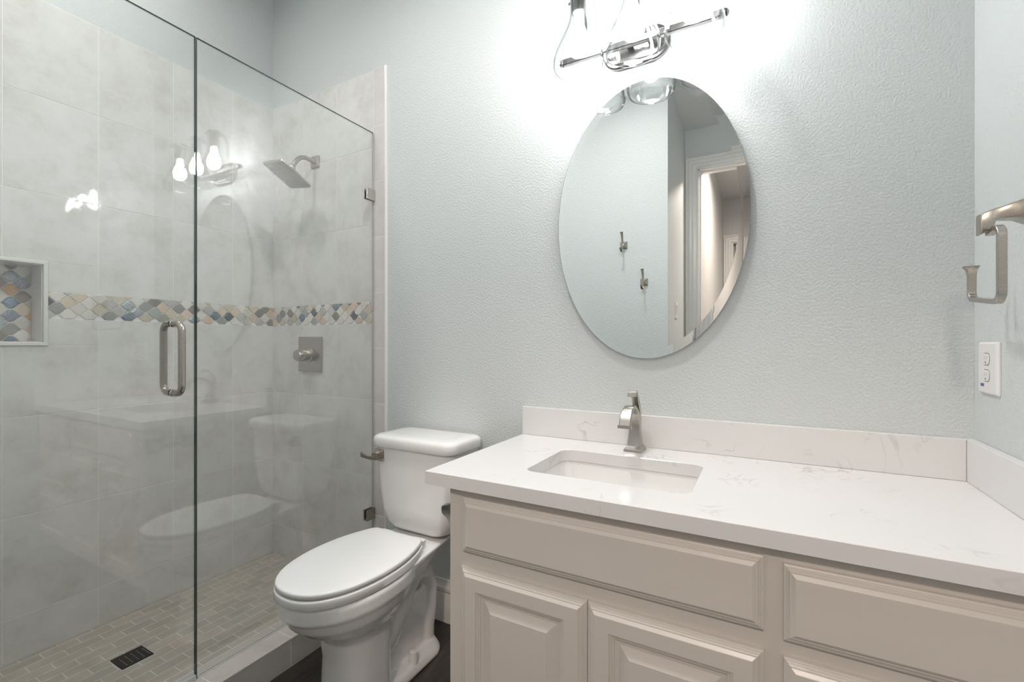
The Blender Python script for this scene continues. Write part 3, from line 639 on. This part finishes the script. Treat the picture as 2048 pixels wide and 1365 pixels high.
# ---------------------------------------------------------------- mirror
MX, MZ, MA, MBz = -.3285, 1.548, .2995, .447
t = thing('mirror', 'large frameless oval mirror hanging above the sink faucet', 'mirror', (MX, -.01, MZ-MBz))
def oval(g, y, N=96): return [(MX+(MA+g)*math.cos(2*PI*i/N), y, MZ+(MBz+g)*math.sin(2*PI*i/N)) for i in range(N)]
yb_, yf_ = -.012, -.0170
b = MB(); b.rings([oval(0, yb_-.0003), oval(0, yf_+.0012), oval(-.0265, yf_)], True, True); b.build('mirror_glass', M['mglass'], t)
b = MB(); b.rings([oval(-.0008, yb_-.0001), oval(-.0008, yb_+.0012)], True, True); b.build('silvering', M['silver'], t)
b = MB(); b.rings([oval(-.012, yb_+.0013), oval(-.012, -.001)], True, True); b.build('backing', mat('mirror_backing', (.10,.10,.10), .7), t)
# ---------------------------------------------------------------- vanity light
t = thing('vanity_light', 'polished nickel three-bulb vanity light with clear glass teardrop shades', 'wall light', (-.337, -.001, 2.10))
LX = -.337; LZc = 2.108
b = MB()
def stad(g, y): return [(LX-.022+x, y, LZc+z) for x, z in rrect(0, 0, .108+g, .056+g, .055+g, 14)]
b.rings([stad(0, -.001), stad(0, -.012), stad(-.004, -.016), stad(-.010, -.017), stad(-.013, -.022), stad(-.020, -.024)]); b.build('backplate', M['fixture'], t, smooth=True, auto=30)
for bx in (LX-.045, LX+.02): MB().box(bx, bx+.02, -.052, -.022, LZc-.008, LZc+.008).build('bracket', M['fixture'], t)
b = MB(); zb = 2.097; x0b, x1b = -.590, -.098
b.rings([[(x, y, z) for y, z in ((-.052, zb-.011), (-.066, zb-.011), (-.069, zb-.008), (-.069, zb+.008), (-.066, zb+.011), (-.052, zb+.011))] for x in (x0b, x1b)]); b.build('bar', M['fixture'], t, bevel=.0008)
for x, s in ((x0b, -1), (x1b, 1)):
    b = MB(); b.lathe([(.009, x), (.013, x+s*.002), (.013, x+s*.006), (.010, x+s*.008), (.012, x+s*.010), (.007, x+s*.014), (.002, x+s*.016)], (0, -.0605, zb), 'x', 20); b.build('finial', M['fixture'], t, smooth=True)
SY = -.142
for i, x in enumerate((-.507, -.337, -.167)):
    pts = [(x, -.070, zb), (x, -.076, zb+.006)]
    pts = [(x, -.069, zb)]
    for k in range(0, 11):
        a = PI*k/10*.5; pts.append((x, -.069-.004*0 + .0 - .0*k, zb))
    cyy, R = SY, .072
    pts = [(x, -.066, zb), (x, -.0700, zb+.055), (x, -.0705, zb+.09), (x, -.073, zb+.125), (x, -.082, zb+.152), (x, -.098, zb+.172), (x, -.118, zb+.182), (x, -.132, zb+.180), (x, SY, zb+.171), (x, SY, zb+.160)]
    b = MB(); b.tube(pts, .0042, 12); a = b.build('arm', M['fixture'], t, smooth=True); a['label'] = ('left', 'middle', 'right')[i] + ' curved lamp arm'
    b = MB(); b.lathe([(.006, 2.272), (.012, 2.268), (.033, 2.264), (.034, 2.258), (.030, 2.253), (.0215, 2.250), (.0215, 2.188), (.019, 2.184)], (x, SY, 0), 'z', 28); b.build('socket', M['fixture'], a, smooth=True, auto=35)
    for k in range(3):
        b = MB(); an = PI/6 + 2*PI*k/3; dx, dy = math.cos(an), math.sin(an); b.tube([(x+dx*.028, SY+dy*.028, 2.243), (x+dx*.040, SY+dy*.040, 2.243)], .0016, 8); b.tube([(x+dx*.040, SY+dy*.040, 2.243), (x+dx*.046, SY+dy*.046, 2.243)], .004, 10)
        b.build('thumbscrew', M['fixture'], a, smooth=True)
    pr = [(.0268, 2.252), (.0285, 2.246), (.0265, 2.238), (.0265, 2.190), (.0285, 2.170), (.034, 2.150), (.0425, 2.130), (.053, 2.108), (.0635, 2.085), (.0725, 2.063), (.0785, 2.043), (.0800, 2.030), (.0785, 2.019), (.0750, 2.012)]
    inn = [(r_-.0022, z) for r_, z in pr[::-1]]
    b = MB(); b.lathe(pr+inn, (x, SY, 0), 'z', 56, caps=(False, False)); R_ = b.build('glass_shade', M['shade'], a, smooth=True, auto=80)
    bp = [(.010, 2.184), (.0125, 2.178), (.0130, 2.165), (.0165, 2.150), (.0225, 2.135), (.0280, 2.118), (.0295, 2.105), (.0280, 2.090), (.0225, 2.078), (.0130, 2.070), (.003, 2.068)]
    b = MB(); b.lathe(bp, (x, SY, 0), 'z', 20); b.build('bulb', M['bulb'], a, smooth=True, auto=80)
# ---------------------------------------------------------------- right wall: towel ring, outlet
t = thing('towel_ring', 'brushed nickel open J-shaped towel ring on a flared post above the outlet', 'towel ring', (XR, -.285, 1.40))
ty = -.290
b = MB(); b.rings([[(x, ty+yy_, zc_+zz_) for yy_, zz_ in rrect(0, 0, sy_, sz_, .002, 2)] for x, zc_, sy_, sz_ in ((XR-.0002, 1.402, .030, .030), (XR-.006, 1.402, .030, .030), (XR-.010, 1.402, .026, .026), (XR-.030, 1.400, .017, .016), (XR-.052, 1.397, .013, .0110), (XR-.060, 1.395, .012, .0115), (XR-.064, 1.386, .012, .019), (XR-.080, 1.379, .012, .020), (XR-.082, 1.379, .011, .019))]); b.build('post', M['nickel'], t, bevel=.0008)
rx = XR-.0635; zt, zn, zf = 1.366, 1.228, 1.240; y0r, y1r = -.334, -.197; R = .018
pts = [(rx, -.283, zt-.004), (rx, y0r+R, zt)] + [(rx, y0r+R-R*math.sin(PI/2*k/7), zt-R+R*math.cos(PI/2*k/7)) for k in range(1, 8)] + [(rx, y0r+R-R*math.cos(PI/2*k/7), zn+R-R*math.sin(PI/2*k/7)) for k in range(0, 8)] + [(rx, y1r-R+R*math.sin(PI/2*k/7), zf+R-R*math.cos(PI/2*k/7)) for k in range(0, 8)] + [(rx, y1r, 1.292), (rx, y1r+.001, 1.303), (rx, y1r+.003, 1.311)]
Wd = [.0130]*(len(pts)-3) + [.0135, .017, .0265]
b = MB(); b.strap(pts, (1, 0, 0), Wd, .0095, ch=.0008); b.build('ring', M['nickel'], t, smooth=True, auto=30)
t = thing('outlet', 'white duplex wall outlet with two sockets on the right wall', 'outlet', (XR, -.090, 1.094))
oy, oz = -.090, 1.094
b = MB(); b.rings([[(x, oy+yy_, oz+zz_) for yy_, zz_ in rrect(0, 0, a_, c_, .002, 2)] for x, a_, c_ in ((XR-.0004, .049, .0585), (XR-.003, .049, .0585), (XR-.0065, .0455, .055), (XR-.007, .044, .0535))]); b.build('plate', M['outlet'], t)
for s in (1, -1):
    zc = oz+.002+(s*.0185)
    def oc(g, x): 
        o_ = []
        for k in range(24):
            a_ = 2*PI*k/24; o_.append((x, oy+.002+(.0165+g)*math.cos(a_), zc+max(-.0125-g, min(.0125+g, (.0165+g)*math.sin(a_)))))
        return o_
    b = MB(); b.rings([oc(.0012, XR-.0069), oc(.0012, XR-.0072)]); g_ = b.build('socket_gap', M['slot'], t)
    b = MB(); b.rings([oc(0, XR-.0069), oc(0, XR-.0086), oc(-.0006, XR-.0090)]); so = b.build('socket', M['outlet'], t)
    b = MB(); b.box(XR-.00915, XR-.0089, oy+.0065, oy+.0071, zc-.0002, zc+.006); b.box(XR-.00915, XR-.0089, oy-.0050, oy-.0044, zc-.0002, zc+.006); b.lathe([(.0021, XR-.0089), (.0021, XR-.00915)], (0, oy+.0015, zc-.0072), 'x', 10); b.build('slots', M['slot'], so)
b = MB(); b.box(XR-.00725, XR-.0069, oy+.015, oy+.033, oz-.042, oz-.035); b.build('printed_mark', M['blueprint'], t)
# toilet paper holder on cabinet side
t = thing('toilet_paper_holder', 'nickel square-post toilet paper holder, dark reflection painted in, on the side of the vanity', 'paper holder', (CL, -.495, .70))
for py in (-.498, -.36):
    b = MB(); b.rings([[(x, py+yy_, .700+zz_) for yy_, zz_ in rrect(0, 0, s_, s_, .002, 2)] for x, s_ in ((CL+.001, .032), (CL-.005, .032), (CL-.012, .028), (CL-.032, .0165), (CL-.050, .0115), (CL-.057, .006))]); b.build('post', M['paperholder'], t, bevel=.0008)
b = MB(); b.tube([(CL-.042, -.486, .70), (CL-.042, -.372, .70)], .0085, 16); b.build('roller', M['paperholder'], t, smooth=True)
# ---------------------------------------------------------------- behind the camera: robe hooks, light switch, added recessed fill lights
def hook(x, z, label):
    t = thing('robe_hook', label, 'hook', (x+.018, YF, z), 'robe hooks on the wall facing the mirror')
    b = MB(); X = x; Zc = z; px = x
    b.rings([[(px+a_, YF+y, Zc+c_) for a_, c_ in rrect(0, 0, s_, s_, .001, 2)] for y, s_ in ((.0005, .024), (.004, .024), (.007, .021), (.022, .010), (.034, .009))]); b.build('plate', M['nickel'], t)
    b = MB(); b.strap([(px, YF+.036, Zc-.038), (px, YF+.034, Zc-.018), (px, YF+.034, Zc+.01), (px, YF+.042, Zc+.045), (px, YF+.055, Zc+.072), (px, YF+.060, Zc+.078)], (1, 0, 0), [.010, .010, .011, .013, .016, .024], [.010, .009, .008, .007, .006, .006]); b.build('upper_hook', M['nickel'], t)
    b = MB(); b.strap([(px, YF+.034, Zc-.030), (px, YF+.045, Zc-.048), (px, YF+.062, Zc-.050), (px, YF+.074, Zc-.036), (px, YF+.078, Zc-.026)], (1, 0, 0), [.010, .012, .013, .016, .022], [.008, .007, .006, .006, .006]); b.build('lower_hook', M['nickel'], t)
hook(-.808, 1.800, 'higher of the two nickel robe hooks reflected in the oval mirror')
hook(-.675, 1.548, 'lower of the two nickel robe hooks reflected in the oval mirror')
t = thing('light_switch', 'white rocker light switch reflected near the bottom of the oval mirror', 'switch', (XV, -1.86, 1.378))
b = MB(); b.rings([[(x, -1.86+yy_, 1.378+zz_) for yy_, zz_ in rrect(0, 0, a_, a_*1.62, .002, 2)] for x, a_ in ((XV+.0004, .036), (XV+.004, .036), (XV+.0065, .033))]); b.build('plate', M['outlet'], t)
b = MB(); b.rings([[(XV+.0066, -1.876, 1.345), (XV+.0066, -1.844, 1.345), (XV+.0066, -1.844, 1.411), (XV+.0066, -1.876, 1.411)], [(XV+.0075, -1.875, 1.346), (XV+.0075, -1.845, 1.346), (XV+.013, -1.845, 1.410), (XV+.013, -1.875, 1.410)]]); b.build('rocker', M['outlet'], t)
for (x, y, zc, lab) in ((-.75, -.76, CZ, 'unseen white recessed light added as fill over the middle of the bathroom'), (-1.8, -.95, CZ, 'unseen white recessed light added as fill over the shower')):  # assumed fittings for the added fill lamps
    t = thing('fill_downlight', lab, 'ceiling light', (x, y, zc), 'added recessed fill lights')
    b = MB(); b.lathe([(.080, zc-.0005), (.105, zc-.0005), (.105, zc-.006), (.082, zc-.010), (.080, zc-.004)], (x, y, 0), 'z', 32, caps=(False, False)); b.build('trim_ring', M['trim'], t, smooth=True)
    b = MB(); b.lathe([(.001, zc-.003), (.079, zc-.003)], (x, y, 0), 'z', 32, caps=(False, False)); b.build('lens', M['down'], t)
